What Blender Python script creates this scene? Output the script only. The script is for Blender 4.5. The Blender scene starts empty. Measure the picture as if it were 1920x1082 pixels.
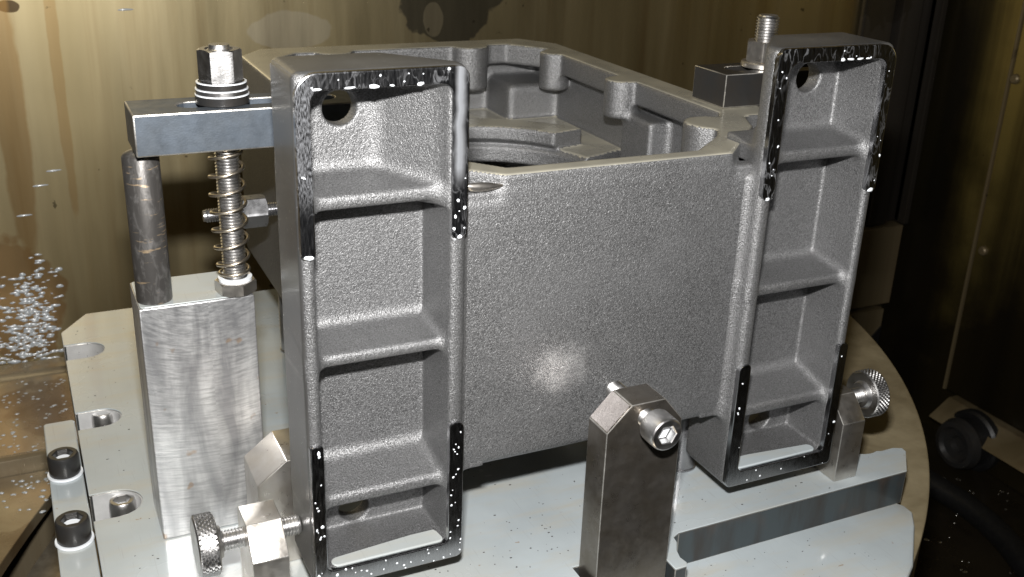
import bpy, bmesh, math, random
import numpy as np
from mathutils import Vector, Matrix
random.seed(7); rng = np.random.default_rng(7)

# ------------------------------------------------------------------ camera, world, lamps, exposure
scene = bpy.context.scene
COL = scene.collection
FPX, CX, CY = 1982.0, 960.0, 541.0                     # focal length and centre in photo pixels
CAM = np.array([-0.2057, -0.4809, 0.3845])
R = np.array([[0.9058, -0.4224, 0.0327], [-0.1317, -0.3540, -0.9259], [0.4027, 0.8344, -0.3763]])
def on(px, py, axis, val):                             # photo pixel -> point on a known plane
    r = R.T @ np.array([px - CX, py - CY, FPX]); s = (val - CAM[axis]) / r[axis]
    return CAM + r * s
cam = bpy.data.cameras.new('camera'); camo = bpy.data.objects.new('camera', cam); COL.objects.link(camo)
Mc = Matrix([[R[0][i], -R[1][i], -R[2][i]] for i in range(3)])
q3 = Mc.to_quaternion(); q3.normalize()
camo.rotation_mode = 'QUATERNION'; camo.rotation_quaternion = q3; camo.location = CAM
cam.sensor_width = 36; cam.lens = FPX / 1920 * 36; cam.clip_start = 0.01; cam.clip_end = 50
cam.dof.use_dof = True; cam.dof.focus_distance = 0.66; cam.dof.aperture_fstop = 20
scene.camera = camo
YW, XW = 0.75, 1.09                                   # back sheet, side sheet of the enclosure

world = bpy.data.worlds.new('World'); scene.world = world; world.use_nodes = True
bgn = world.node_tree.nodes['Background']; bgn.inputs[0].default_value = (0.85, 0.9, 1.0, 1); bgn.inputs[1].default_value = 0.010

def area(name, loc, quat, sx, sy, watts, col):
    l = bpy.data.lights.new(name, 'AREA'); l.shape = 'RECTANGLE'; l.size = sx; l.size_y = sy; l.energy = watts; l.color = col
    o = bpy.data.objects.new(name, l); COL.objects.link(o); o.location = loc
    o.rotation_mode = 'QUATERNION'; o.rotation_quaternion = quat
    return o
up = -R[1]; right = R[0]; fwd = R[2]
area('camera_flash', CAM + up * 0.088 - right * 0.006 + fwd * 0.0, q3, 0.034, 0.016, 8.0, (1.0, 0.985, 0.97))
# warm fill lamp added out of view at upper left, weak next to the flash
fill_loc = Vector((-0.35, 0.25, 1.05))
area('warm_fill', fill_loc, (Vector((0.05, 0.35, 0)) - fill_loc).to_track_quat('-Z', 'Y'), 0.5, 0.12, 0.7, (1.0, 0.86, 0.58))
scene.render.engine = 'CYCLES'
scene.view_settings.view_transform = 'Standard'; scene.view_settings.look = 'None'
scene.view_settings.exposure = 0.42; scene.view_settings.gamma = 1.0
scene.render.resolution_x = 1024; scene.render.resolution_y = 577

# ------------------------------------------------------------------ materials
class N:
    def __init__(s, name):
        s.m = bpy.data.materials.new(name); s.m.use_nodes = True; s.t = s.m.node_tree
        s.b = s.t.nodes['Principled BSDF']; s.co = s.t.nodes.new('ShaderNodeTexCoord').outputs['Object']
    def new(s, ty, **kw):
        n = s.t.nodes.new(ty)
        for k, v in kw.items(): setattr(n, k, v)
        return n
    def link(s, a, b): s.t.links.new(a, b)
    def map(s, sc=(1, 1, 1), rot=(0, 0, 0), loc=(0, 0, 0)):
        n = s.new('ShaderNodeMapping'); n.inputs['Scale'].default_value = sc; n.inputs['Rotation'].default_value = rot
        n.inputs['Location'].default_value = loc; s.link(s.co, n.inputs[0]); return n.outputs[0]
    def noise(s, scale, detail=3, rough=0.5, vec=None, dist=0.0):
        n = s.new('ShaderNodeTexNoise'); n.inputs['Scale'].default_value = scale; n.inputs['Detail'].default_value = detail
        n.inputs['Roughness'].default_value = rough; n.inputs['Distortion'].default_value = dist
        s.link(vec if vec is not None else s.co, n.inputs['Vector']); return n.outputs['Fac']
    def voro(s, scale, vec=None, feature='F1', rand=1.0):
        n = s.new('ShaderNodeTexVoronoi', feature=feature); n.inputs['Scale'].default_value = scale; n.inputs['Randomness'].default_value = rand
        s.link(vec if vec is not None else s.co, n.inputs['Vector']); return n.outputs['Distance']
    def ramp(s, fac, stops):
        n = s.new('ShaderNodeValToRGB'); e = n.color_ramp.elements
        while len(e) < len(stops): e.new(0.5)
        for i, (p, c) in enumerate(stops):
            e[i].position = p; e[i].color = (c, c, c, 1) if not hasattr(c, '__len__') else (*c, 1)
        s.link(fac, n.inputs[0]); return n.outputs[0]
    def mix(s, fac, a, b, mode='MIX'):
        n = s.new('ShaderNodeMix', data_type='RGBA', blend_type=mode)
        for sock, v in ((n.inputs[0], fac), (n.inputs[6], a), (n.inputs[7], b)):
            if isinstance(v, (int, float)): sock.default_value = v if sock is n.inputs[0] else (v, v, v, 1)
            elif isinstance(v, tuple): sock.default_value = (*v, 1)
            else: s.link(v, sock)
        return n.outputs[2]
    def math(s, op, a, b=0.0):
        n = s.new('ShaderNodeMath', operation=op)
        for i, v in enumerate((a, b)):
            if isinstance(v, (int, float)): n.inputs[i].default_value = v
            else: s.link(v, n.inputs[i])
        return n.outputs[0]
    def bump(s, h, strength, dist, prev=None):
        n = s.new('ShaderNodeBump'); n.inputs['Strength'].default_value = strength; n.inputs['Distance'].default_value = dist
        s.link(h, n.inputs['Height'])
        if prev is not None: s.link(prev, n.inputs['Normal'])
        return n.outputs[0]
    def set(s, **kw):
        for k, v in kw.items():
            k = {'base': 'Base Color', 'metal': 'Metallic', 'rough': 'Roughness', 'spec': 'Specular IOR Level', 'normal': 'Normal',
                 'coat': 'Coat Weight', 'coatr': 'Coat Roughness', 'aniso': 'Anisotropic', 'coatn': 'Coat Normal', 'trans': 'Transmission Weight'}[k]
            i = s.b.inputs[k]
            if isinstance(v, tuple): i.default_value = (*v, 1)
            elif isinstance(v, (int, float)): i.default_value = v
            else: s.link(v, i)
        return s.m
M = {}
def m_cast(name, lo, hi, metal, patch=False):
    n = N(name)
    fine = n.noise(2800, 1, 0.5); mid = n.noise(1250, 2, 0.6); big = n.noise(16, 4, 0.6); med = n.noise(70, 4, 0.6)
    c = n.ramp(n.math('ADD', n.math('MULTIPLY', fine, 0.4), n.math('MULTIPLY', mid, 0.6)), [(0.34, lo), (0.66, hi)])
    c = n.mix(n.ramp(big, [(0.35, 0.0), (0.72, 0.5)]), c, tuple(x * 0.62 for x in hi))
    c = n.mix(n.ramp(med, [(0.45, 0.0), (0.75, 0.4)]), c, tuple(x * 0.5 for x in hi))
    r = n.ramp(big, [(0.3, 0.38), (0.7, 0.48)])
    if patch:                                         # lighter spot on the front wall, in the base colour
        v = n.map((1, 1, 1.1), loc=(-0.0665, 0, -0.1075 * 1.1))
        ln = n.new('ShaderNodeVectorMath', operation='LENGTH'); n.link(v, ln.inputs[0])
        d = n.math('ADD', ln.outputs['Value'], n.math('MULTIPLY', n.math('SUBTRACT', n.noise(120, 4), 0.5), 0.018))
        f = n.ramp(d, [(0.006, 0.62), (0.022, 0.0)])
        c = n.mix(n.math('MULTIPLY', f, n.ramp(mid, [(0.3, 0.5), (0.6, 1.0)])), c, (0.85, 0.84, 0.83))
    b1 = n.bump(fine, 0.45, 0.0004); b2 = n.bump(mid, n.math('ADD', 0.35, 0.0) if False else 0.6, 0.0008, b1); b3 = n.bump(n.noise(420, 2), 0.22, 0.0012, b2)
    return n.set(base=c, metal=metal, rough=r, spec=0.6, normal=b3)
M['cast'] = m_cast('cast_iron_skin', (0.055, 0.055, 0.055), (0.36, 0.36, 0.362), 0.68)
M['castwall'] = m_cast('cast_iron_skin_spot', (0.055, 0.055, 0.055), (0.36, 0.36, 0.362), 0.68, True)

def m_smooth():
    n = N('cast_iron_ground_wet')
    mid = n.noise(900, 2, 0.6); big = n.noise(25, 3)
    c = n.mix(n.ramp(big, [(0.35, 0.0), (0.7, 1.0)]), (0.15, 0.15, 0.15), (0.21, 0.207, 0.20))
    c = n.mix(n.ramp(n.noise(420, 2), [(0.70, 0.0), (0.74, 0.8)]), c, (0.4, 0.4, 0.4))
    return n.set(base=c, metal=0.65, rough=n.ramp(big, [(0.3, 0.30), (0.7, 0.42)]), coat=0.2, coatr=0.12, normal=n.bump(mid, 0.12, 0.0006))
M['castsmooth'] = m_smooth()
def m_machined(name='machined_iron_wet', sheen=False, streak=True):
    n = N(name)
    fine = n.noise(1.0, 3, 0.5, n.map((900, 900, 160), rot=(0, 0.6, 0)))
    # thin milky coolant streaks clinging to the milled face
    st = n.noise(1.0, 3, 0.5, n.map((170, 170, 60)), 0.8)
    f = n.ramp(st, [(0.47, 0.0), (0.50, 0.20 if streak else 0.0), (0.53, 0.0)])
    f2 = n.math('MULTIPLY', f, n.ramp(n.noise(28, 2), [(0.40, 0.0), (0.6, 1.0)]))
    if sheen:
        sp = n.new('ShaderNodeSeparateXYZ'); n.link(n.co, sp.inputs[0])
        hatch = n.noise(1.0, 2, 0.5, n.map((2300, 1, 420), rot=(0, 0.75, 0)))
        wob = n.math('MULTIPLY', n.math('SUBTRACT', n.noise(70, 3), 0.5), 0.004)
        xw = n.math('ADD', sp.outputs[0], wob)
        inner_sheen = n.ramp(n.math('ADD', n.math('MULTIPLY', xw, 100.0), 1.0), [(0.10, 0.0), (0.36, 0.36), (0.56, 0.30), (0.84, 0.0)])    # bright reflection painted along the inner band
        lowcut = n.ramp(n.math('ADD', sp.outputs[2], wob), [(0.228, 0.0), (0.238, 1.0)])
        inner_sheen = n.math('MULTIPLY', inner_sheen, lowcut)
        left = n.math('MULTIPLY', n.ramp(n.math('MULTIPLY', sp.outputs[0], -10.0), [(0.78, 0.0), (0.82, 1.0)]), n.ramp(n.math('ADD', sp.outputs[2], n.math('MULTIPLY', wob, 2.0)), [(0.222, 0.0), (0.236, 1.0)]))
        hf = n.math('MULTIPLY', left, n.ramp(hatch, [(0.42, 0.0), (0.62, 0.26)]))  # milling hatch on the outer band, its reflected brightness painted in
        f2 = n.math('MAXIMUM', n.math('MAXIMUM', f2, inner_sheen), hf)
    c = n.mix(f2, (0.42, 0.42, 0.43), (0.66, 0.71, 0.78))
    mt = n.math('SUBTRACT', 1.0, f2)
    return n.set(base=c, metal=mt, rough=n.ramp(fine, [(0.3, 0.15), (0.7, 0.27)]), normal=n.bump(fine, 0.15, 0.0004))
M['machined_dark'] = m_machined('machined_iron_clean', False, False)
M['machined_sheen'] = m_machined('machined_iron_wet_painted_sheen', True)
M['machined'] = m_machined()
def m_steel(name, base, rough, metal=1.0, bumpscale=0, bs=0.1, stain=None, coat=0.0):
    n = N(name)
    v = n.noise(60, 4, 0.6)
    c = n.mix(n.ramp(v, [(0.35, 0.0), (0.7, 0.7)]), base, stain or tuple(x * 0.72 for x in base))
    r = n.ramp(n.noise(140, 4, 0.65), [(0.3, max(0.04, rough - 0.07)), (0.7, rough + 0.09)])
    kw = dict(base=c, metal=metal, rough=r, coat=coat, coatr=0.08)
    if bumpscale: kw['normal'] = n.bump(n.noise(bumpscale, 3), bs, 0.0006)
    return n.set(**kw)
M['bright'] = m_steel('bright_steel', (0.68, 0.67, 0.66), 0.34, 1, 900, 0.1)
M['worn'] = m_steel('worn_bright_edge', (0.62, 0.60, 0.56), 0.42, 0.9, 900, 0.3, (0.20, 0.19, 0.17))
M['slotface'] = m_steel('milled_slot_face', (0.62, 0.62, 0.61), 0.5, 0.35, 900, 0.2)
M['blued'] = m_steel('blued_steel', (0.105, 0.125, 0.150), 0.45, 0.55, 1100, 0.12, (0.08, 0.09, 0.10), 0.1)
M['oxide'] = m_steel('black_oxide_steel', (0.040, 0.040, 0.040), 0.36, 0.5, 500, 0.1, (0.05, 0.043, 0.036), 0.1)
M['stop'] = m_steel('milled_dark_steel', (0.24, 0.22, 0.195), 0.32, 0.9, 300, 0.08, (0.16, 0.135, 0.10))
M['stopface'] = m_steel('sawn_steel', (0.60, 0.56, 0.54), 0.36, 1, 650, 0.5, (0.42, 0.38, 0.36))
M['bracket'] = m_steel('ground_steel', (0.62, 0.59, 0.55), 0.32, 0.95, 260, 0.1, (0.5, 0.45, 0.38))
M['spring'] = m_steel('spring_wire', (0.72, 0.64, 0.52), 0.34)
M['pad'] = m_steel('support_steel', (0.42, 0.42, 0.43), 0.3, 0.9)
def m_rim():
    n = N('milled_rim_wet')
    v = n.noise(1.0, 3, 0.5, n.map((30, 30, 30)), 0.3)
    c = n.mix(n.ramp(v, [(0.4, 0.0), (0.62, 1.0)]), (0.46, 0.44, 0.37), (0.56, 0.53, 0.43))
    return n.set(base=c, metal=0.45, rough=n.ramp(v, [(0.3, 0.24), (0.7, 0.32)]), coat=0.3, coatr=0.1, normal=n.bump(n.noise(1.0, 3, 0.5, n.map((250, 250, 250))), 0.05, 0.001))
M['rim'] = m_rim()
def m_block():
    n = N('ground_steel_block')
    # curved scratch arcs of a face mill
    sp = n.new('ShaderNodeSeparateXYZ'); n.link(n.map((1, 0, 1), loc=(0.118, 0, -0.185)), sp.inputs[0])
    rr = n.math('SQRT', n.math('ADD', n.math('MULTIPLY', sp.outputs[0], sp.outputs[0]), n.math('MULTIPLY', sp.outputs[2], sp.outputs[2])))
    an = n.math('ARCTAN2', sp.outputs[0], sp.outputs[2])
    cb = n.new('ShaderNodeCombineXYZ'); n.link(n.math('MULTIPLY', rr, 620.0), cb.inputs[0]); n.link(n.math('MULTIPLY', an, 7.0), cb.inputs[1])
    w1 = n.noise(1.0, 3, 0.6, cb.outputs[0], 0.1); w2 = n.noise(1.0, 3, 0.65, n.map((200, 200, 900), rot=(0, -0.15, 0)), 0.8)
    h = n.math('ADD', n.math('MULTIPLY', w1, 0.85), n.math('MULTIPLY', w2, 0.2))
    st = n.noise(1.0, 4, 0.55, n.map((60, 60, 12)), 0.5)
    c = n.mix(n.ramp(st, [(0.38, 0.0), (0.66, 1.0)]), (0.38, 0.38, 0.385), (0.76, 0.76, 0.75))
    c = n.mix(n.ramp(n.noise(75, 2), [(0.69, 0.0), (0.74, 0.6)]), c, (0.42, 0.26, 0.13))
    c = n.mix(n.ramp(h, [(0.40, 0.42), (0.60, 0.0)]), c, (0.24, 0.245, 0.255))
    return n.set(base=c, metal=0.78, rough=n.ramp(h, [(0.3, 0.30), (0.8, 0.48)]), normal=n.bump(h, 0.35, 0.0005))
M['block'] = m_block()
def m_post():
    n = N('scuffed_round_bar')
    st = n.noise(1.0, 3, 0.6, n.map((260, 260, 110)), 0.5)
    rust = n.noise(1.0, 3, 0.6, n.map((70, 70, 420), rot=(0, 0.25, 0)))
    c = n.mix(n.ramp(st, [(0.5, 0.0), (0.70, 0.4)]), (0.085, 0.08, 0.075), (0.30, 0.29, 0.28))
    c = n.mix(n.ramp(rust, [(0.62, 0.0), (0.70, 0.8)]), c, (0.42, 0.31, 0.19))
    return n.set(base=c, metal=0.6, rough=0.42, coat=0.2, coatr=0.15, normal=n.bump(st, 0.3, 0.0008))
M['post'] = m_post()
def m_coolant_plate():
    n = N('plate_under_milky_coolant')
    v = n.noise(9, 4, 0.55); w = n.noise(1.0, 4, 0.6, n.map((14, 60, 14)))
    c = n.mix(n.ramp(v, [(0.35, 0.0), (0.65, 1.0)]), (0.36, 0.40, 0.415), (0.45, 0.495, 0.51))
    c = n.mix(n.ramp(w, [(0.48, 0.0), (0.72, 0.5)]), c, (0.44, 0.40, 0.31))
    c = n.mix(n.ramp(n.noise(3.2, 3, 0.5, n.map((1, 1, 1), loc=(0.37, 0.2, 0))), [(0.46, 0.0), (0.66, 0.45)]), c, (0.45, 0.43, 0.36))
    c = n.mix(n.ramp(n.noise(1.0, 2, 0.6, n.map((900, 24, 24), rot=(0, 0, 0.5))), [(0.66, 0.0), (0.72, 0.3)]), c, (0.28, 0.28, 0.27))
    c = n.mix(n.ramp(n.noise(170, 2), [(0.74, 0.0), (0.78, 0.75)]), c, (0.28, 0.20, 0.13))
    return n.set(base=c, metal=0.0, rough=n.ramp(v, [(0.3, 0.18), (0.7, 0.32)]), spec=0.6, coat=0.9, coatr=0.07, coatn=n.bump(v, 0.04, 0.003))
M['plate'] = m_coolant_plate()
def m_edge():
    n = N('plate_scale_edge')
    s = n.noise(1.0, 4, 0.6, n.map((70, 70, 12)))
    c = n.mix(n.ramp(s, [(0.35, 0.0), (0.6, 1.0)]), (0.045, 0.042, 0.039), (0.058, 0.072, 0.078))
    c = n.mix(n.ramp(n.noise(30, 3), [(0.55, 0.0), (0.7, 0.6)]), c, (0.10, 0.075, 0.06))
    return n.set(base=c, metal=0.35, rough=0.38, coat=0.15, coatr=0.1)
M['edge'] = m_edge()
def m_pallet():
    n = N('pallet_iron_wet')
    v = n.noise(26, 5, 0.6, None, 0.4)
    c = n.mix(n.ramp(v, [(0.35, 0.0), (0.7, 1.0)]), (0.26, 0.21, 0.125), (0.42, 0.35, 0.22))
    c = n.mix(n.ramp(n.voro(48), [(0.035, 0.7), (0.06, 0.0)]), c, (0.14, 0.13, 0.09))
    return n.set(base=c, metal=0.35, rough=0.36, coat=0.25, coatr=0.15, normal=n.bump(n.noise(90, 4), 0.25, 0.002))
M['pallet'] = m_pallet()
def m_wall(name, ca, cb, cc, metal=0.55, rough=(0.36, 0.5), streak=9.0, dark=(0.03, 0.024, 0.015), darkpos=(0.62, 0.8), spots=(), saxis='x'):
    n = N(name)
    s1 = n.noise(1.0, 4, 0.55, n.map((streak, streak, 0.55)), 0.25)
    s2 = n.noise(1.0, 5, 0.6, n.map((streak * 4, streak * 4, 1.3)))
    c = n.mix(n.ramp(s1, [(0.36, 0.0), (0.62, 1.0)]), ca, cb)
    c = n.mix(n.ramp(s2, [(0.50, 0.0), (0.75, 0.6)]), c, cc)
    if darkpos:
        blot = n.noise(1.0, 5, 0.55, n.map((5, 5, 4), loc=(2.3, 0, 0.6)), 0.6)
        c = n.mix(n.ramp(blot, [(darkpos[0], 0.0), (darkpos[0] + 0.012, 0.45), (darkpos[1], 0.75)]), c, dark)
    for (sx, sz, rx, rz, amp, col, op) in spots:       # peeled and stained patches, plus one painted reflection
        v = n.map((1 / rx, 0, 1 / rz), loc=(-sx / rx, 0, -sz / rz)) if saxis == 'x' else n.map((0, 1 / rx, 1 / rz), loc=(0, -sx / rx, -sz / rz))
        ln = n.new('ShaderNodeVectorMath', operation='LENGTH'); n.link(v, ln.inputs[0])
        d = n.math('ADD', ln.outputs['Value'], n.math('MULTIPLY', n.math('SUBTRACT', n.noise(14, 4, 0.55), 0.5), amp))
        c = n.mix(n.ramp(d, [((0.45 if rz > 0.4 else 0.80) if rz > 0.1 else 0.93, op), (1.0, 0.0)]), c, col)
    c = n.mix(n.ramp(n.noise(70, 3), [(0.73, 0.0), (0.77, 0.7)]), c, dark)
    r = n.ramp(n.noise(1.0, 3, 0.5, n.map((30, 30, 3))), [(0.3, rough[0]), (0.7, rough[1])])
    return n.set(base=c, metal=metal, rough=r, coat=0.12, coatr=0.12, normal=n.bump(n.noise(1.0, 3, 0.5, n.map((40, 40, 6))), 0.06, 0.004))
_b1 = on(850, 20, 1, 0.75); _b2 = on(790, 62, 1, 0.75); _b3 = on(15, 12, 1, 0.75); _b4 = on(30, 560, 1, 0.75); _b5 = on(812, 40, 1, 0.75); _b6 = on(560, 55, 1, 0.75); _b7 = on(18, 200, 1, 0.75); _b8 = on(108, 130, 1, 0.75)
WSPOTS = [(_b1[0], _b1[2], 0.054, 0.050, 1.9, (0.10, 0.09, 0.065), 0.85), (_b5[0], _b5[2], 0.012, 0.02, 1.0, (0.33, 0.28, 0.18), 0.9), (_b3[0], _b3[2], 0.012, 0.007, 1.6, (0.05, 0.03, 0.015), 0.9),
          (_b4[0], _b4[2], 0.055, 0.075, 1.2, (0.26, 0.14, 0.05), 0.6), (_b6[0], _b6[2], 0.055, 0.022, 1.3, (0.60, 0.56, 0.46), 0.3), (_b7[0], _b7[2], 0.016, 0.22, 0.9, (0.26, 0.15, 0.05), 0.55), (_b8[0], _b8[2], 0.007, 0.17, 1.2, (0.28, 0.17, 0.06), 0.5)]  # the pale spot is a light reflection painted on the sheet
M['wall'] = m_wall('stained_enclosure_sheet', (0.35, 0.285, 0.155), (0.45, 0.375, 0.22), (0.25, 0.175, 0.08), 0.95, (0.37, 0.47), 9.0, (0.05, 0.04, 0.022), None, WSPOTS)
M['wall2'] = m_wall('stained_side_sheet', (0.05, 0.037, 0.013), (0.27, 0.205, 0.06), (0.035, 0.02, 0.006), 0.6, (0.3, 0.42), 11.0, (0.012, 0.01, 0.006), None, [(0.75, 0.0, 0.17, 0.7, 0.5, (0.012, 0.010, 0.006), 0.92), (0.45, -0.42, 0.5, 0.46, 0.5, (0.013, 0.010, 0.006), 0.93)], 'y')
M['cover'] = m_wall('dark_way_cover', (0.05, 0.043, 0.035), (0.08, 0.07, 0.06), (0.03, 0.022, 0.014), 0.6, (0.25, 0.4), 12.0)
M['panel'] = m_wall('rusty_skirt_panel', (0.15, 0.115, 0.06), (0.25, 0.20, 0.12), (0.13, 0.08, 0.04), 0.4, (0.35, 0.5), 10.0)
M['pit'] = m_wall('oily_sump_floor', (0.014, 0.011, 0.006), (0.022, 0.017, 0.010), (0.008, 0.006, 0.004), 0.2, (0.22, 0.4), 6.0)
M['tray'] = m_wall('wet_rusty_tray', (0.22, 0.175, 0.105), (0.30, 0.25, 0.17), (0.16, 0.10, 0.045), 0.35, (0.2, 0.35), 5.0, (0.10, 0.055, 0.02), (0.52, 0.62))
M['ring'] = m_steel('turntable_ring', (0.36, 0.32, 0.25), 0.35, 0.6, 120, 0.3, (0.16, 0.13, 0.09))
M['rubber'] = m_steel('black_rubber', (0.008, 0.008, 0.008), 0.45, 0.0)
n = N('milky_coolant'); M['milk'] = n.set(base=(0.78, 0.81, 0.84), rough=0.12, spec=0.5, coat=0.4, coatr=0.03)
n = N('water_drop'); M['drop'] = n.set(base=(0.50, 0.54, 0.57), rough=0.24, spec=1.0, coat=1.0, coatr=0.16)
n = N('iron_chip'); M['chip'] = n.set(base=(0.05, 0.045, 0.04), rough=0.5, metal=0.3)
n = N('silver_chip'); M['silver'] = n.set(base=(0.8, 0.78, 0.74), rough=0.25, metal=1.0)

# ------------------------------------------------------------------ object helpers
def tag(o, label=None, cat=None, group=None, kind=None):
    for k, v in (('label', label), ('category', cat), ('group', group), ('kind', kind)):
        if v: o[k] = v
    return o
def link(name, me, mat, parent=None):
    o = bpy.data.objects.new(name, me); COL.objects.link(o)
    if mat is not None and len(me.materials) == 0: me.materials.append(M[mat] if isinstance(mat, str) else mat)
    if parent is not None:
        o.parent = parent; o.matrix_parent_inverse = pinv(parent)
    return o
def pinv(p):
    m = Matrix.Translation(-Vector(p.location))
    return m @ pinv(p.parent) if False else (m if p.type == 'EMPTY' else Matrix.Identity(4))
def empty(name, loc):
    o = bpy.data.objects.new(name, None); COL.objects.link(o); o.location = loc; o.empty_display_size = 0.01
    return o
def finish(bm, name, ang=35):
    bmesh.ops.recalc_face_normals(bm, faces=bm.faces)
    me = bpy.data.meshes.new(name); bm.to_mesh(me); bm.free()
    me.polygons.foreach_set('use_smooth', [True] * len(me.polygons)); me.set_sharp_from_angle(angle=math.radians(ang))
    return me
def bev(bm, w, seg=2, minang=25, mi=-1):
    if w <= 0: return
    bm.normal_update()
    es = [e for e in bm.edges if len(e.link_faces) == 2 and e.calc_face_angle(0) > math.radians(minang)]
    bmesh.ops.bevel(bm, geom=es, offset=w, segments=seg, affect='EDGES', profile=0.5, clamp_overlap=True, material=mi)
def to_axis(axis):                                     # prism built along z -> along the named axis
    return {'z': Matrix.Identity(4),
            'x': Matrix(((0, 0, 1, 0), (1, 0, 0, 0), (0, 1, 0, 0), (0, 0, 0, 1))),      # (a,b,h) -> x=h, y=a, z=b
            'y': Matrix(((1, 0, 0, 0), (0, 0, 1, 0), (0, 1, 0, 0), (0, 0, 0, 1)))}[axis]  # (a,b,h) -> x=a, y=h, z=b
def prism(name, outer, h0, h1, axis='z', bevel=0.0005, holes=(), seg=2, ang=20, wear=None):
    bm = bmesh.new()
    loops = [outer] + list(holes)
    if not holes:
        b = [bm.verts.new((x, y, h0)) for x, y in outer]; t = [bm.verts.new((x, y, h1)) for x, y in outer]
        bm.faces.new(t); bm.faces.new(b[::-1])
        for i in range(len(b)): j = (i + 1) % len(b); bm.faces.new((b[i], b[j], t[j], t[i]))
    else:
        for h in (h0, h1):
            es = []
            for lp in loops:
                vs = [bm.verts.new((x, y, h)) for x, y in lp]
                es += [bm.edges.new((vs[i], vs[(i + 1) % len(vs)])) for i in range(len(vs))]
            bmesh.ops.triangle_fill(bm, use_beauty=True, use_dissolve=False, edges=es)
        bm.verts.ensure_lookup_table(); n0 = sum(len(l) for l in loops); k = 0
        for lp in loops:
            for i in range(len(lp)):
                a, c = k + i, k + (i + 1) % len(lp)
                bm.faces.new((bm.verts[a], bm.verts[c], bm.verts[c + n0], bm.verts[a + n0]))
            k += len(lp)
    bmesh.ops.recalc_face_normals(bm, faces=bm.faces)
    bev(bm, bevel, seg, 25, 1 if wear else -1)
    bmesh.ops.transform(bm, matrix=to_axis(axis), verts=bm.verts)
    me = finish(bm, name, ang)
    if wear:
        for k_ in wear: me.materials.append(M[k_])
    return me
def boxm(name, x0, x1, y0, y1, z0, z1, bevel=0.0005, seg=2):
    return prism(name, [(x0, y0), (x1, y0), (x1, y1), (x0, y1)], z0, z1, 'z', bevel, (), seg)
def circ(cx, cy, r, n=24, a0=0, a1=2 * math.pi, end=False):
    k = n if not end else n - 1
    return [(cx + r * math.cos(a0 + (a1 - a0) * i / k), cy + r * math.sin(a0 + (a1 - a0) * i / k)) for i in range(n)]
def lathe(name, prof, nseg=32, mat4=None, ang=35, rfun=None):
    bm = bmesh.new(); rings = []
    for k, (r, z) in enumerate(prof):
        if r <= 1e-7: rings.append([bm.verts.new((0, 0, z))]); continue
        rings.append([bm.verts.new(((rfun(k, i, r) if rfun else r) * math.cos(2 * math.pi * i / nseg), (rfun(k, i, r) if rfun else r) * math.sin(2 * math.pi * i / nseg), z)) for i in range(nseg)])
    for a, b in zip(rings[:-1], rings[1:]):
        for i in range(nseg):
            j = (i + 1) % nseg
            if len(a) == 1 and len(b) == 1: continue
            if len(a) == 1: bm.faces.new((a[0], b[i], b[j]))
            elif len(b) == 1: bm.faces.new((a[i], a[j], b[0]))
            else: bm.faces.new((a[i], a[j], b[j], b[i]))
    if mat4 is not None: bmesh.ops.transform(bm, matrix=mat4, verts=bm.verts)
    return finish(bm, name, ang)
def T(x, y, z): return Matrix.Translation((x, y, z))
AX = {'z': Matrix.Identity(4), 'x': Matrix.Rotation(math.pi / 2, 4, 'Y'), '-x': Matrix.Rotation(-math.pi / 2, 4, 'Y'),
      'y': Matrix.Rotation(-math.pi / 2, 4, 'X'), '-y': Matrix.Rotation(math.pi / 2, 4, 'X')}
def thread_prof(r, z0, z1, pitch):
    p = [(0, z0), (r * 0.82, z0)]; z = z0 + pitch * 0.25
    while z + pitch < z1 - pitch * 0.3:
        p += [(r * 0.86, z), (r * 0.86, z + pitch * 0.12), (r, z + pitch * 0.5), (r, z + pitch * 0.62)]; z += pitch
    return p + [(r * 0.86, z), (r * 0.8, z1), (0, z1)]
def hexr(af, th, rot=0): 
    t = (th + rot) % (math.pi / 3); return af / 2 / math.cos(t - math.pi / 6)
def nut_mesh(name, af, h, hole, mat4, rot=0.0, n=72):
    bm = bmesh.new(); rc = af / 2 * 1.02; th = [2 * math.pi * i / n for i in range(n)]
    def ring(rf, zf): return [bm.verts.new((rf(t) * math.cos(t), rf(t) * math.sin(t), zf(t))) for t in th]
    rr = lambda t: hexr(af, t, rot)
    drop = lambda t: max(0, rr(t) - rc) * 0.6
    rs = [ring(lambda t: hole, lambda t: 0), ring(lambda t: min(rr(t), rc), lambda t: 0), ring(rr, lambda t: drop(t)), ring(rr, lambda t: h - drop(t)),
          ring(lambda t: min(rr(t), rc), lambda t: h), ring(lambda t: hole * 1.12, lambda t: h), ring(lambda t: hole, lambda t: h - 0.0012)]
    for a, b in zip(rs, rs[1:] + rs[:1]):
        for i in range(n): j = (i + 1) % n; bm.faces.new((a[i], a[j], b[j], b[i]))
    bmesh.ops.remove_doubles(bm, verts=bm.verts, dist=1e-6)
    bmesh.ops.transform(bm, matrix=mat4, verts=bm.verts)
    return finish(bm, name, 22)
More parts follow.
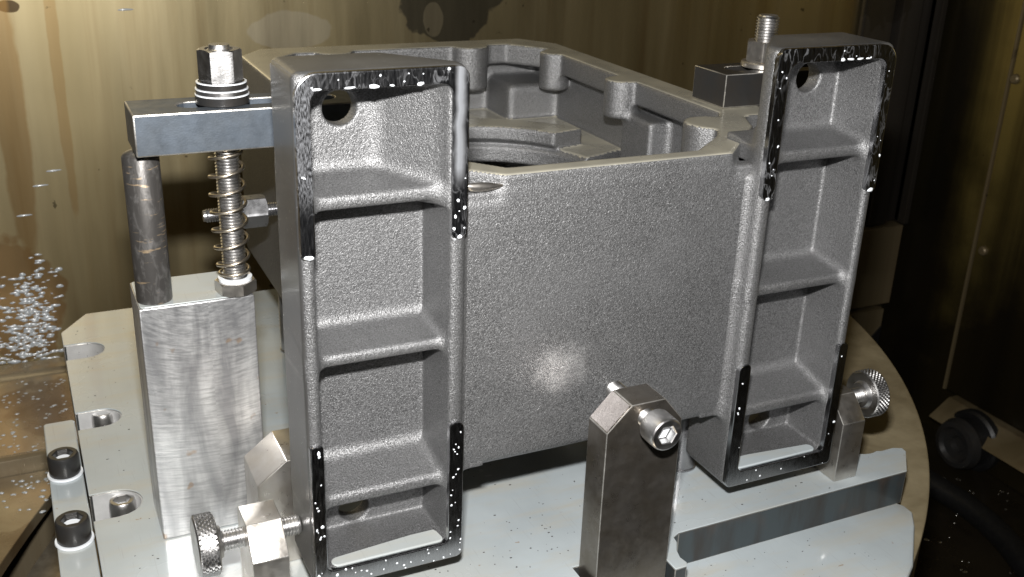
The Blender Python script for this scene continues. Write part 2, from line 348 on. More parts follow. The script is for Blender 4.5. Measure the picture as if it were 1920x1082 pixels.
def cap_head(name, r, h, af, mat4, n=48):
    bm = bmesh.new(); th = [2 * math.pi * i / n for i in range(n)]
    def ring(rf, z): return [bm.verts.new((rf(t) * math.cos(t), rf(t) * math.sin(t), z)) for t in th]
    rs = [ring(lambda t: r * 0.3, 0), ring(lambda t: r * 0.97, 0), ring(lambda t: r, h * 0.05), ring(lambda t: r, h * 0.86), ring(lambda t: r * 0.95, h * 0.96), ring(lambda t: r * 0.88, h),
          ring(lambda t: hexr(af, t) * 1.12, h), ring(lambda t: hexr(af, t), h - af * 0.05), ring(lambda t: hexr(af, t), h * 0.45)]
    for a, b in zip(rs[:-1], rs[1:]):
        for i in range(n): j = (i + 1) % n; bm.faces.new((a[i], a[j], b[j], b[i]))
    bm.faces.new(rs[-1]); bm.faces.new(rs[0][::-1])
    bmesh.ops.transform(bm, matrix=mat4, verts=bm.verts)
    return finish(bm, name, 28)
def tube(name, pts, r, n=8):
    bm = bmesh.new(); rings = []
    P = [Vector(p) for p in pts]; up0 = Vector((0, 0, 1))
    for i, p in enumerate(P):
        t = (P[min(i + 1, len(P) - 1)] - P[max(i - 1, 0)]).normalized()
        a = t.cross(up0 if abs(t.z) < 0.95 else Vector((1, 0, 0))).normalized(); b = t.cross(a)
        rr = r(i / (len(P) - 1)) if callable(r) else r
        rings.append([bm.verts.new(p + a * rr * math.cos(2 * math.pi * k / n) + b * rr * math.sin(2 * math.pi * k / n)) for k in range(n)])
    for a, b in zip(rings[:-1], rings[1:]):
        for k in range(n): j = (k + 1) % n; bm.faces.new((a[k], a[j], b[j], b[k]))
    bm.faces.new(rings[0]); bm.faces.new(rings[-1][::-1])
    return finish(bm, name, 50)
def blobs(name, items, nu=8, nv=4):
    """flattened drops: (centre, radius, height, normal, stretch) joined in one mesh"""
    V, F = [], []
    for c, r, h, nrm, stx, sty in items:
        nrm = Vector(nrm).normalized(); a = nrm.cross(Vector((0.31, 0.2, 0.93))).normalized(); 
        if abs(nrm.y) > 0.9: a = Vector((1, 0, 0))
        if abs(nrm.z) > 0.9: a = Vector((1, 0, 0))
        b = nrm.cross(a); c = Vector(c); base = len(V)
        ph = random.random() * 6.28
        for j in range(nv):
            e = (j / nv) * math.pi / 2
            for k in range(nu):
                t = 2 * math.pi * k / nu; w = 1 + 0.16 * math.sin(2 * t + ph) + 0.1 * math.sin(3 * t + 2 * ph)
                V.append(c + (a * math.cos(t) * stx + b * math.sin(t) * sty) * r * w * math.cos(e) + nrm * h * math.sin(e))
        V.append(c + nrm * h); top = len(V) - 1
        for j in range(nv - 1):
            for k in range(nu):
                F.append((base + j * nu + k, base + j * nu + (k + 1) % nu, base + (j + 1) * nu + (k + 1) % nu, base + (j + 1) * nu + k))
        for k in range(nu): F.append((base + (nv - 1) * nu + k, base + (nv - 1) * nu + (k + 1) % nu, top))
    me = bpy.data.meshes.new(name); me.from_pydata([tuple(v) for v in V], [], F)
    bm = bmesh.new(); bm.from_mesh(me); bmesh.ops.recalc_face_normals(bm, faces=bm.faces); bm.to_mesh(me); bm.free()
    me.polygons.foreach_set('use_smooth', [True] * len(me.polygons)); return me

# ------------------------------------------------------------------ distance fields -> cast shapes with fillets
def grid(lo, hi, h):
    ax = [np.arange(l, u + h, h, dtype=np.float32) for l, u in zip(lo, hi)]
    return ax, np.meshgrid(*ax, indexing='ij', sparse=True)
def sbox(G, lo, hi, r=0.0):
    d = [np.abs(g - (l + u) / 2) - (u - l) / 2 + r for g, l, u in zip(G, lo, hi)]
    return np.sqrt(np.maximum(d[0], 0) ** 2 + np.maximum(d[1], 0) ** 2 + np.maximum(d[2], 0) ** 2) + np.minimum(np.maximum(np.maximum(d[0], d[1]), d[2]), 0) - r
def scylz(G, cx, cy, r, z0, z1, e=0.0):
    a = np.sqrt((G[0] - cx) ** 2 + (G[1] - cy) ** 2) - r + e; b = np.abs(G[2] - (z0 + z1) / 2) - (z1 - z0) / 2 + e
    return np.minimum(np.maximum(a, b), 0) + np.sqrt(np.maximum(a, 0) ** 2 + np.maximum(b, 0) ** 2) - e
def smin(a, b, k):
    h = np.maximum(k - np.abs(a - b), 0) / k; return np.minimum(a, b) - h * h * k * 0.25
def smax(a, b, k): return -smin(-a, -b, k)
def plane2(G, p, q):                                   # signed distance to the vertical plane through p->q, positive on its left
    dx, dy = q[0] - p[0], q[1] - p[1]; L = math.hypot(dx, dy)
    return ((G[1] - p[1]) * dx - (G[0] - p[0]) * dy) / L
def spoly(G, poly):                                    # convex polygon, counter-clockwise; negative inside
    d = None
    for i in range(len(poly)):
        e = -plane2(G, poly[i], poly[(i + 1) % len(poly)]); d = e if d is None else np.maximum(d, e)
    return d
def nets(F, ax):
    """surface nets: vertices, quads"""
    h = [a[1] - a[0] for a in ax]; S = F < 0
    c = np.zeros(tuple(s - 1 for s in F.shape), np.uint8)
    for i in (0, 1):
        for j in (0, 1):
            for k in (0, 1): c += S[i:F.shape[0] - 1 + i, j:F.shape[1] - 1 + j, k:F.shape[2] - 1 + k]
    act = (c > 0) & (c < 8); idx = np.argwhere(act); ID = -np.ones(act.shape, np.int32); ID[act] = np.arange(len(idx))
    co = [(i, j, k) for i in (0, 1) for j in (0, 1) for k in (0, 1)]
    val = np.stack([F[idx[:, 0] + i, idx[:, 1] + j, idx[:, 2] + k] for i, j, k in co], 1)
    acc = np.zeros((len(idx), 3)); cnt = np.zeros(len(idx))
    for a in range(8):
        for b in range(a + 1, 8):
            d = np.array(co[b]) - np.array(co[a])
            if np.abs(d).sum() != 1: continue
            va, vb = val[:, a], val[:, b]; m = (va < 0) != (vb < 0); t = va[m] / (va[m] - vb[m])
            acc[m] += np.array(co[a]) + t[:, None] * d; cnt[m] += 1
    V = (idx + acc / cnt[:, None]) * np.array(h) + np.array([a[0] for a in ax])
    Q = []
    for axis in range(3):
        s0 = [slice(None)] * 3; s1 = [slice(None)] * 3; s0[axis] = slice(0, -1); s1[axis] = slice(1, None)
        A, B = S[tuple(s0)], S[tuple(s1)]; e = np.argwhere(A != B); o = [x for x in range(3) if x != axis]
        ok = (e[:, o[0]] > 0) & (e[:, o[1]] > 0) & (e[:, o[0]] < ID.shape[o[0]]) & (e[:, o[1]] < ID.shape[o[1]]); e = e[ok]
        def at(d0, d1):
            p = e.copy(); p[:, o[0]] -= d0; p[:, o[1]] -= d1; return ID[p[:, 0], p[:, 1], p[:, 2]]
        q = np.stack([at(1, 1), at(0, 1), at(0, 0), at(1, 0)], 1)
        fl = A[e[:, 0], e[:, 1], e[:, 2]] 
        if axis == 1: fl = ~fl
        q[~fl] = q[~fl][:, ::-1]; Q.append(q)
    return V, np.concatenate(Q)
def grad_normals(F, ax, V):
    out = np.zeros_like(V); h = ax[0][1] - ax[0][0]; o = np.array([a[0] for a in ax])
    def samp(P):
        p = (P - o) / h; i = np.clip(np.floor(p).astype(int), 0, np.array(F.shape) - 2); f = np.clip(p - i, 0, 1); r = 0
        for a in (0, 1):
            for b in (0, 1):
                for c in (0, 1):
                    r = r + F[i[:, 0] + a, i[:, 1] + b, i[:, 2] + c] * (f[:, 0] if a else 1 - f[:, 0]) * (f[:, 1] if b else 1 - f[:, 1]) * (f[:, 2] if c else 1 - f[:, 2])
        return r
    for k in range(3):
        d = np.zeros(3); d[k] = h; out[:, k] = samp(V + d) - samp(V - d)
    return out / np.maximum(np.linalg.norm(out, axis=1, keepdims=True), 1e-9)
def mesh_np(name, V, Q, Nv=None):
    u, inv = np.unique(Q.ravel(), return_inverse=True); q = inv.reshape(-1, 4)
    me = bpy.data.meshes.new(name)
    me.vertices.add(len(u)); me.vertices.foreach_set('co', V[u].astype(np.float32).ravel())
    me.loops.add(len(q) * 4); me.loops.foreach_set('vertex_index', q.astype(np.int32).ravel())
    me.polygons.add(len(q)); me.polygons.foreach_set('loop_start', np.arange(0, len(q) * 4, 4, dtype=np.int32))
    me.update(calc_edges=True); me.validate()
    me.polygons.foreach_set('use_smooth', [True] * len(me.polygons))
    if Nv is not None: me.normals_split_custom_set_from_vertices([tuple(x) for x in Nv[u]])
    return me

# ================================================================== THE SETTING
ZP = -0.022                                            # top of the fixture plate
def struct(name, me, mat, parent=None, label=None, cat=None):
    o = link(name, me, mat, parent)
    if parent is None: tag(o, label, cat, None, 'structure')
    return o
back = struct('wall_back', boxm('wall_back', -1.4, XW + 0.03, YW, YW + 0.01, -0.6, 1.6, 0.0), 'wall', None, 'stained yellow brown sheet metal back wall of the machine', 'wall')
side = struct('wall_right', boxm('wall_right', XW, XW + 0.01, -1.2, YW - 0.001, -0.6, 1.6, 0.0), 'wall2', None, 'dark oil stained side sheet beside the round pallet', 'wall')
floor = struct('floor', boxm('floor', -1.6, XW - 0.001, -1.4, YW - 0.001, -0.47, -0.46, 0.0), 'pit', None, 'black oily sump floor beside the pallet', 'floor')

# ribbed way cover and skirt at the right end of the back sheet
p0 = on(1640, 200, 1, YW); p1 = on(1738, 402, 1, YW)
cv = empty('way_cover', (0.98, YW - 0.02, p1[2])); tag(cv, 'black ribbed way cover standing above the rusty skirt panel', 'way cover')
xs = [p0[0] - 0.06, p0[0] + 0.005, p0[0] + 0.05, p0[0] + 0.085, XW - 0.012]
for i in range(4):
    link('cover_strip', boxm('cover_strip', xs[i], xs[i + 1] - 0.006, YW - 0.012 - 0.010 * (i % 2), YW - 0.0008, p1[2] + 0.002, 1.5, 0.003), 'cover', cv)
link('edge_strip', boxm('edge_strip', XW - 0.018, XW - 0.008, YW - 0.034, YW - 0.0005, p1[2] + 0.002, 1.5, 0.002), 'cover', cv)
zb = on(1712, 560, 1, YW - 0.03)[2]
sk = struct('skirt_panel', boxm('skirt_panel', 0.45, XW - 0.014, YW - 0.03, YW - 0.0012, zb, p1[2], 0.0015), 'panel')
tag(sk, 'brown skirt panel below the black way cover', 'panel'); del sk['kind']
def jag(n, x0, x1, zt, zlo, amp):
    pts = [(x1, zt), (x0, zt)]; 
    for i in range(n + 1):
        x = x0 + (x1 - x0) * i / n; pts.append((x, zlo + amp * (random.random() - 0.5) + amp * 0.7 * math.sin(i * 0.9)))
    return pts
lk = struct('lower_skirt_strip', boxm('lower_skirt_strip', 0.45, XW - 0.03, YW - 0.036, YW - 0.0014, -0.46, zb - 0.006, 0.001), 'panel')
tag(lk, 'rust brown lower strip under the skirt panel gap', 'panel'); del lk['kind']
sl = link('sludge_band', prism('sludge_band', jag(22, 0.46, XW - 0.032, -0.455, zb - 0.055, 0.02), YW - 0.0385, YW - 0.0362, 'y', 0.0), 'rubber', lk)

# side sheet: proud door panel with its seam bolts, sill rail, hose
s0 = on(1905, 92, 0, XW); s1 = on(1832, 560, 0, XW)
ys = (s0[1] + s1[1]) / 2
zs = on(1800, 745, 0, XW - 0.012)[2]
dp = empty('door_panel', (XW - 0.01, ys, zs)); tag(dp, 'olive stained door sheet standing proud of the side sheet', 'door panel')
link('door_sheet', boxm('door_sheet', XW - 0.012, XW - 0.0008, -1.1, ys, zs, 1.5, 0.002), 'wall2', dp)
link('seam_bead', boxm('seam_bead', XW - 0.0155, XW - 0.0009, ys + 0.0003, ys + 0.0045, zs, 1.5, 0.0012), 'panel', dp)
for (px, py) in ((1905, 148), (1845, 470)):
    b = on(px, py, 0, XW - 0.012)
    link('bolt', lathe('bolt', [(0, 0.006), (0.005, 0.006), (0.007, 0.004), (0.0075, -0.001), (0, -0.001)], 16, T(XW - 0.012, b[1], b[2]) @ AX['-x'] ), 'panel', dp)
l0 = on(1790, 757, 0, XW - 0.03)
sr = struct('sill_rail', prism('sill_rail', [(XW - 0.06, zs - 0.03), (XW - 0.001, zs - 0.03), (XW - 0.001, zs - 0.003), (XW - 0.022, zs - 0.003)], -1.1, l0[1] + 0.02, 'y', 0.002), 'panel')
tag(sr, 'rusty sloping sill rail under the olive door sheet', 'rail'); del sr['kind']
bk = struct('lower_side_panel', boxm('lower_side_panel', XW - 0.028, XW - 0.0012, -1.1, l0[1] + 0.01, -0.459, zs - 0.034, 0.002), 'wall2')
tag(bk, 'dark lower side panel behind the round black coupling', 'panel'); del bk['kind']
c0 = on(1806, 830, 0, XW - 0.055)
rf = empty('round_coupling', tuple(c0)); tag(rf, 'black round hose coupling on the lower side panel', 'coupling')
mt = T(XW - 0.028, c0[1], c0[2]) @ AX['-x']
link('flange', lathe('flange', [(0, 0), (0.048, 0), (0.048, 0.010), (0.044, 0.014), (0.038, 0.014), (0.038, 0.03), (0, 0.03)], 40, mt), 'rubber', rf)
link('collar', lathe('collar', [(0.02, 0.026), (0.036, 0.026), (0.040, 0.034), (0.036, 0.046), (0.028, 0.048), (0.024, 0.042), (0.013, 0.040), (0.010, 0.032), (0, 0.032)], 40, mt), 'oxide', rf)
hp = [on(1690, 862, 2, -0.43), on(1760, 905, 2, -0.435), on(1830, 950, 2, -0.435), on(1890, 1005, 2, -0.435), on(1950, 1080, 2, -0.435), on(2100, 1250, 2, -0.435)]
hs = []
for i in range(len(hp) - 1):
    for k in range(6):
        t = k / 6; a = hp[max(i - 1, 0)]; b = hp[i]; c = hp[i + 1]; d = hp[min(i + 2, len(hp) - 1)]
        hs.append(0.5 * ((2 * b) + (-a + c) * t + (2 * a - 5 * b + 4 * c - d) * t * t + (-a + 3 * b - 3 * c + d) * t ** 3))
ho = link('rubber_hose', tube('rubber_hose', hs, 0.017, 12), 'rubber'); tag(ho, 'thick black rubber hose lying on the sump floor', 'hose')
ho.location.z = -0.0085

# wet chip tray on the left: bends parallel to the back sheet
def ypx(py, z): return on(0, py, 2, z)[1]
zt1 = on(0, 690, 1, YW)[2]; zt2 = zt1 - 0.012
y2 = ypx(868, zt2); zt3 = zt2 - 0.014
hc = np.array([-0.02, 0.12]);                          # turntable centre under the plate
pa = on(0, 1060, 2, zt3); pb = on(100, 922, 2, zt3); pm = on(50, 988, 2, zt3)
A = np.array([[2 * p[0], 2 * p[1], 1] for p in (pa, pb, pm)]); bb = np.array([p[0] ** 2 + p[1] ** 2 for p in (pa, pb, pm)])
s = np.linalg.solve(A, bb); rc = math.sqrt(s[2] + s[0] ** 2 + s[1] ** 2); cc = (s[0], s[1])
tr = empty('chip_tray', (-0.5, 0.5, -0.46)); tag(tr, 'wet rusty folded chip tray left of the fixture plate', 'chip tray')
prof = [(YW - 0.0016, -0.455), (YW - 0.0016, zt1 + 0.004), (YW - 0.012, zt1 + 0.001), (YW - 0.02, zt1), (YW - 0.026, zt1 - 0.006), (y2 + 0.012, zt2), (y2 + 0.004, zt2 + 0.004), (y2 - 0.003, zt2 + 0.002), (y2 - 0.005, zt3 - 0.002), (y2 - 0.005, -0.455)]
link('upper_fold', prism('upper_fold', prof, -1.3, 0.12, 'x', 0.0012), 'tray', tr)
ang0 = math.atan2(pb[1] - cc[1], pb[0] - cc[0]); angs = [ang0 - 0.6 + 1.9 * i / 60 for i in range(61)]
arcp = [(cc[0] + rc * math.cos(a), cc[1] + rc * math.sin(a)) for a in angs]
arcp = [p for p in arcp if p[1] < y2 - 0.007 and p[0] < 0.1]
arcp.sort(key=lambda p: -p[1])
low = [(-1.3, y2 - 0.0062), (arcp[0][0], y2 - 0.0062)] + arcp + [(arcp[-1][0] - 0.02, -0.3), (-1.3, -0.3)]
link('lower_sheet', prism('lower_sheet', low, zt3 - 0.012, zt3, 'z', 0.0008), 'tray', tr)
ap2 = [(x + 0.003, y) for x, y in arcp]
rg = link('turntable_base', prism('turntable_base', [(0.05, y2 - 0.0075), (ap2[0][0], y2 - 0.0075)] + ap2 + [(ap2[-1][0], -0.3), (0.05, -0.3)], -0.4595, zt3 - 0.040, 'z', 0.001), 'ring')
tag(rg, 'pale worn turntable base ring under the fixture plate edge', 'turntable')

# ================================================================== PALLET AND FIXTURE PLATES
pc, pr_ = (-0.0621, 0.502), 0.6727
ZL = -0.050; ZD = -0.060
arc = [(pc[0] + pr_ * math.cos(a), pc[1] + pr_ * math.sin(a)) for a in np.linspace(-1.0, 0.0, 60)]
pal = link('pallet', prism('pallet', [(-0.18, 0.0), (-0.18, -0.065)] + arc + [(0.56, 0.52), (-0.15, 0.52), (-0.18, 0.48)], -0.117, ZD, 'z', 0.0015), 'pallet')
tag(pal, 'brown round edged iron pallet under the coolant covered plates', 'pallet')
lp = [on(1696, 947, 2, ZL), on(1712, 960, 2, ZL), on(1716, 985, 2, ZL), on(1713, 1060, 2, ZL)]
lowpoly = [(-0.19, -0.058), (0.29, -0.074), (lp[3][0], lp[3][1]), (lp[2][0], lp[2][1]), (lp[1][0], lp[1][1]), (lp[0][0], lp[0][1]), (0.347, 0.004), (0.347, 0.4), (-0.18, 0.4)]
lpl = link('base_plate', prism('base_plate', lowpoly, ZD + 0.0003, ZL, 'z', 0.002, (), 3), 'plate')
tag(lpl, 'thin milky white base plate under the thick fixture plate', 'plate')

def uslot(xe, ya, yb, xin, sign):                      # slot outline points entered from the plate edge
    r = (yb - ya) / 2; yc = (ya + yb) / 2
    return circ(xin - sign * r, yc, r, 11, -math.pi / 2, math.pi / 2, True) if sign > 0 else circ(xin + r, yc, r, 11, math.pi / 2, 3 * math.pi / 2, True)
XL = -0.1955; XR = 0.366
outl = [(0.070, -0.0095), (0.129, -0.0095), (0.129, -0.036), (0.1375, -0.036), (0.1395, -0.033), (0.1385, -0.027), (0.1405, -0.020), (0.1455, -0.0125), (0.1465, -0.007), (0.1525, -0.004)]
outl += [(0.352, -0.003), (XR + 0.006, 0.0185), (XR + 0.007, 0.0235)]
outl += [(XR, 0.0265), (0.355, 0.0262)] + circ(0.345, 0.043, 0.0165, 9, -1.2, -math.pi - 0.0, True)[0:9] + [(0.338, 0.0605), (XR, 0.0605)]
outl += [(XR, 0.44), (0.33, 0.503), (-0.172, 0.503), (XL, 0.466)]
for ya, yb in ((0.4055, 0.4375), (0.2785, 0.3070), (0.1520, 0.1850)):
    r = (yb - ya) / 2; xin = -0.163
    outl += [(XL, yb)] + circ(xin - r, (ya + yb) / 2, r, 11, math.pi / 2, -math.pi / 2, True) + [(XL, ya)]
outl += [(XL, -0.034), (-0.188, -0.040), (0.070, -0.040)]
outl = [p for p in outl]
fp = empty('fixture_plate', (0.09, 0.2, ZL)); tag(fp, 'thick fixture plate with slotted edge under milky white coolant', 'plate')
link('plate_body', prism('plate_body', outl, ZL + 0.0002, ZP - 0.0008, 'z', 0.0006, wear=('edge', 'worn')), 'edge', fp)
link('coolant_film', prism('coolant_film', outl, ZP - 0.0010, ZP, 'z', 0.0004), 'plate', fp)
for ya, yb in ((0.4055, 0.4375), (0.2785, 0.3070), (0.1520, 0.1850)):
    r = (yb - ya) / 2; o_ = 0.0006; xin = -0.163
    lin_o = [(XL + 0.002, yb + 0)] + circ(xin - r, (ya + yb) / 2, r, 15, math.pi / 2, -math.pi / 2, True) + [(XL + 0.002, ya)]
    lin_i = [(XL + 0.002, ya + 0.0008)] + circ(xin - r, (ya + yb) / 2, r - 0.0008, 15, -math.pi / 2, math.pi / 2, True) + [(XL + 0.002, yb - 0.0008)]
    link('slot_face', prism('slot_face', lin_o + lin_i, ZL + 0.0006, ZP - 0.0014, 'z', 0.0), 'slotface', fp)
# chips scattered over the wet plate
chips = []
for i in range(190):
    x = random.uniform(-0.02, 0.34); y = random.uniform(0.0, 0.16) if i < 140 else random.uniform(0, 0.05)
    chips.append(((x, y, ZP - 0.0001), random.uniform(0.00025, 0.0007), 0.0004, (0, 0, 1), random.uniform(0.6, 1.8), 1))
for i in range(36):
    chips.append(((random.uniform(0.15, 0.29), random.uniform(-0.06, -0.01), ZL - 0.0001), random.uniform(0.00025, 0.0006), 0.0003, (0, 0, 1), random.uniform(0.6, 1.8), 1))
for i in range(36):
    chips.append(((random.uniform(-0.185, -0.16), random.uniform(0.05, 0.49), ZP - 0.0001), random.uniform(0.0003, 0.0007), 0.0003, (0, 0, 1), random.uniform(0.6, 2), 1))
o = link('iron_chips', blobs('iron_chips', chips, 5, 2), 'chip'); tag(o, 'dark iron chips scattered over the white plates', 'chips', None, 'stuff')

# ================================================================== THE CASTING
CAS = empty('gearbox_housing', (0.1, 0.2, 0.0)); tag(CAS, 'grey cast iron housing with two ribbed feet and open top', 'casting')
# ---- body
H = 0.0018; ZR = 0.2285
ax, G = grid((-0.042, 0.004, 0.042), (0.281, 0.438, 0.2365), H)
rim_o = [(0.026, 0.012), (0.174, 0.012), (0.229, 0.066), (0.255, 0.120), (0.255, 0.395), (0.232, 0.430), (-0.012, 0.430), (-0.034, 0.400), (-0.034, 0.075), (-0.016, 0.052)]
rim_i = [(0.034, 0.0262), (0.158, 0.0255), (0.190, 0.052), (0.230, 0.106), (0.231, 0.372), (0.206, 0.402), (0.012, 0.402), (-0.009, 0.380), (-0.009, 0.100), (0.006, 0.060)]
body = sbox(G, (-0.034, 0.012, 0.050), (0.255, 0.430, 0.30), 0.006)
low_ = np.maximum(body, G[2] - 0.213)
upp = np.maximum(np.maximum(spoly(G, rim_o), -(G[2] - 0.200)), body)
shell = np.minimum(low_, upp)
cav = np.maximum(sbox(G, (-0.024, 0.0225, 0.03), (0.245, 0.420, 0.2105), 0.006), -1 + 0 * G[2])
d = smax(shell, -cav, 0.004)
d = smax(d, -np.maximum(spoly(G, rim_i), -(G[2] - 0.2)), 0.002)
front_fill = sbox(G, (0.0, 0.013, 0.06), (0.2, 0.0235, 0.22), 0.001)
d = smin(d, front_fill, 0.003)
def unite(d, prim, k): return smin(d, prim, k)
bosses = [(0.231, 0.354, 0.013, 0.196), (0.226, 0.229, 0.0135, 0.199), (0.208, 0.083, 0.0185, 0.150), (0.170, 0.404, 0.017, 0.190), (0.045, 0.404, 0.016, 0.190),
          (-0.006, 0.354, 0.013, 0.196), (-0.004, 0.229, 0.0135, 0.199), (0.012, 0.080, 0.017, 0.150)]
for bx_, by_, br_, bz_ in bosses: d = unite(d, scylz(G, bx_, by_, br_, bz_, 0.232, 0.002), 0.004)
d = unite(d, sbox(G, (0.240, 0.092, 0.203), (0.2715, 0.168, 0.25), 0.004), 0.004)     # lug under the black clamp
# corner pilaster, wall pilaster, thick lower back corner
d = unite(d, sbox(G, (0.196, 0.372, 0.06), (0.25, 0.424, 0.197), 0.006), 0.006)
d = unite(d, sbox(G, (0.226, 0.184, 0.06), (0.25, 0.226, 0.203), 0.003), 0.006)
d = unite(d, sbox(G, (0.06, 0.40, 0.06), (0.13, 0.424, 0.200), 0.006), 0.008)
# web with the bearing bore and the raised, cut-off bearing ring
bc = (0.110, 0.220); rad = np.sqrt((G[0] - bc[0]) ** 2 + (G[1] - bc[1]) ** 2)
web = np.maximum(sbox(G, (-0.03, 0.018, 0.150), (0.25, 0.425, 0.166), 0.002), -np.maximum(G[0] - 1.0, np.maximum(0.196 - G[0], G[1] - 0.232 - 0.35 * (G[0] - 0.196))) )
ring_ = np.maximum(np.maximum(rad - 0.119, np.abs(G[2] - 0.165) - 0.015), -(G[1] - 0.262 - 0.25 * (G[0] - 0.18)))
w2 = smin(web, ring_, 0.003)
rho = np.where(np.abs(G[2] - 0.1655) < 0.0022, 0.0925, np.where(G[2] < 0.1633, 0.0895, 0.088)).astype(np.float32)
w2 = np.maximum(w2, -(rad - rho))
step = np.maximum(np.abs(G[2] - 0.158) - 0.004, rad - 0.0915)
d = smin(d, w2, 0.003)
d = np.maximum(d, -np.maximum(rad - 0.088, np.abs(G[2] - 0.15) - 0.06) ) if False else d
d = np.maximum(d, G[2] - ZR)
for lo_x, hi_x in ((-0.2, -0.0045), (0.1935, 0.4)):   # the feet's pockets are open in front of the shell
    d = np.maximum(d, -sbox(G, (lo_x, -0.1, 0.0), (hi_x, 0.0455, 0.4)))
V, Q = nets(d.astype(np.float32), ax); Nn = grad_normals(d.astype(np.float32), ax, V)
C_ = V[Q].mean(1); Nq = Nn[Q].mean(1)
lab = np.zeros(len(Q), int)
top = (C_[:, 2] > ZR - 0.0012) & (Nq[:, 2] > 0.7); lab[top] = 1
for i, (bx_, by_, br_, bz_) in enumerate(bosses):
    m = (np.hypot(C_[:, 0] - bx_, C_[:, 1] - by_) < br_ + 0.0015) & (C_[:, 2] > bz_ - 0.003) & ~top & (C_[:, 0] < 0.246) & (C_[:, 0] > -0.025) & (C_[:, 1] < 0.421)
    lab[m] = 10 + i
rq = np.hypot(C_[:, 0] - bc[0], C_[:, 1] - bc[1])
web_m = (lab == 0) & (C_[:, 2] > 0.147) & (C_[:, 2] < 0.183) & (C_[:, 0] > -0.022) & (C_[:, 0] < 0.243) & (C_[:, 1] > 0.026) & (C_[:, 1] < 0.419) & (Nq[:, 2] > 0.75)
lab[web_m] = 2
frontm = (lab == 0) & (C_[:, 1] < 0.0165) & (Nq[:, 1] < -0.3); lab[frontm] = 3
def piece(code, name, mat, label=None):
    m = lab == code
    if not m.any(): return None
    o = link(name, mesh_np(name, V, Q[m], Nn), mat, CAS)
    if label: o['label'] = label
    return o
piece(0, 'shell', 'cast'); piece(1, 'milled_rim', 'rim', 'shiny milled rim around the open top'); piece(2, 'bearing_web', 'rim', 'milled web with half round bearing bore')
piece(3, 'front_wall', 'castwall', 'grainy grey front wall with a lighter spot')
for i in range(len(bosses)): piece(10 + i, 'boss', 'cast')
# weld like white casting flash on the front wall beside the foot
p = on(918, 349, 1, 0.012)
o = link('flash_bead', blobs('flash_bead', [((p[0] - 0.004, 0.0123, p[2]), 0.009, 0.0022, (0, -1, 0), 1.35, 0.26)], 20, 6), 'bracket', CAS)

# ---- feet
h = 0.0011
axf, g = grid((-0.093, -0.004, -0.004), (0.0185, 0.0545, 0.294), h)
FB, FH = 0.050, 0.040
out = sbox(g, (-0.089, 0.0016, 0.0), (0.0, FB, 0.29), 0.0045)
chp = plane2(g, (-0.032, FB), (0.0, 0.013))            # positive outside the bevelled inner corner
ch = np.minimum(chp, (g[2] - 0.213) * 1.0)
out = smax(out, ch, 0.004)
cav = sbox(g, (-0.0813, -0.03, 0.0115), (-0.0092, FH, 0.2812), 0.0035)
dr = 0.055 * np.maximum(g[1] - 0.002, 0)               # casting draft
cav = cav + dr
cav = smax(cav, np.minimum(chp + 0.0125, g[2] - 0.218 + 0 * g[0]), 0.006)
d = smax(out, -cav, 0.0035)
ribs = [(0.2235, 0.0036, 0.0048, 0.0015), (0.1372, 0.0033, 0.0045, 0.0015), (0.0510, 0.0036, 0.0085, 0.0025)]
for zc, hw, rise, fall in ribs:
    t = np.clip((g[1] - 0.007) / 0.033, 0, 1)
    hi_ = zc + hw + rise * t; lo_ = zc - hw - fall * t
    dz = np.maximum(g[2] - hi_, lo_ - g[2])
    yy = 0.0075 - g[1] + 0 * g[0]
    e = 0.0025
    a, b = dz + e, yy + e
    rib = np.minimum(np.maximum(a, b), 0) + np.sqrt(np.maximum(a, 0) ** 2 + np.maximum(b, 0) ** 2) - e
    rib = np.maximum(rib, sbox(g, (-0.085, 0.0, 0.0), (-0.004, 0.046, 0.28)))
    d = smin(d, rib, 0.0065)
# blend into the front wall
slab = sbox(g, (-0.004, 0.0124, 0.0506), (0.0178, 0.03, 0.2120), 0.0005)
d = smin(d, slab, 0.009)
for hx, hz in ((-0.0562, 0.264), (-0.0545, 0.0235)):
    cy_ = np.sqrt((g[0] - hx) ** 2 + (g[2] - hz) ** 2) - 0.0090
    d = smax(d, -np.maximum(cy_, 0.03 - g[1] + 0 * cy_), 0.0015)
d = d.astype(np.float32)
FV, FQ = nets(d, axf); FN = grad_normals(d, axf, FV)
FC = FV[FQ].mean(1); FNq = FN[FQ].mean(1); lf = np.zeros(len(FQ), int)
lf[(FC[:, 2] > 0.285) & (FNq[:, 2] > 0.75)] = 4
lf[(FC[:, 0] < -0.087) & (FNq[:, 0] < -0.8)] = 5
for i, (zc, hw, rise, fall) in enumerate(ribs):
    t = np.clip((FC[:, 1] - 0.007) / 0.033, 0, 1)
    m = (FC[:, 2] > zc - hw - fall * t - 0.0015) & (FC[:, 2] < zc + hw + rise * t + 0.0015) & (FC[:, 0] > -0.0800) & (FC[:, 0] < -0.0108) & (FC[:, 1] > 0.004) & (FC[:, 1] < 0.0375)
    lf[m] = i + 1
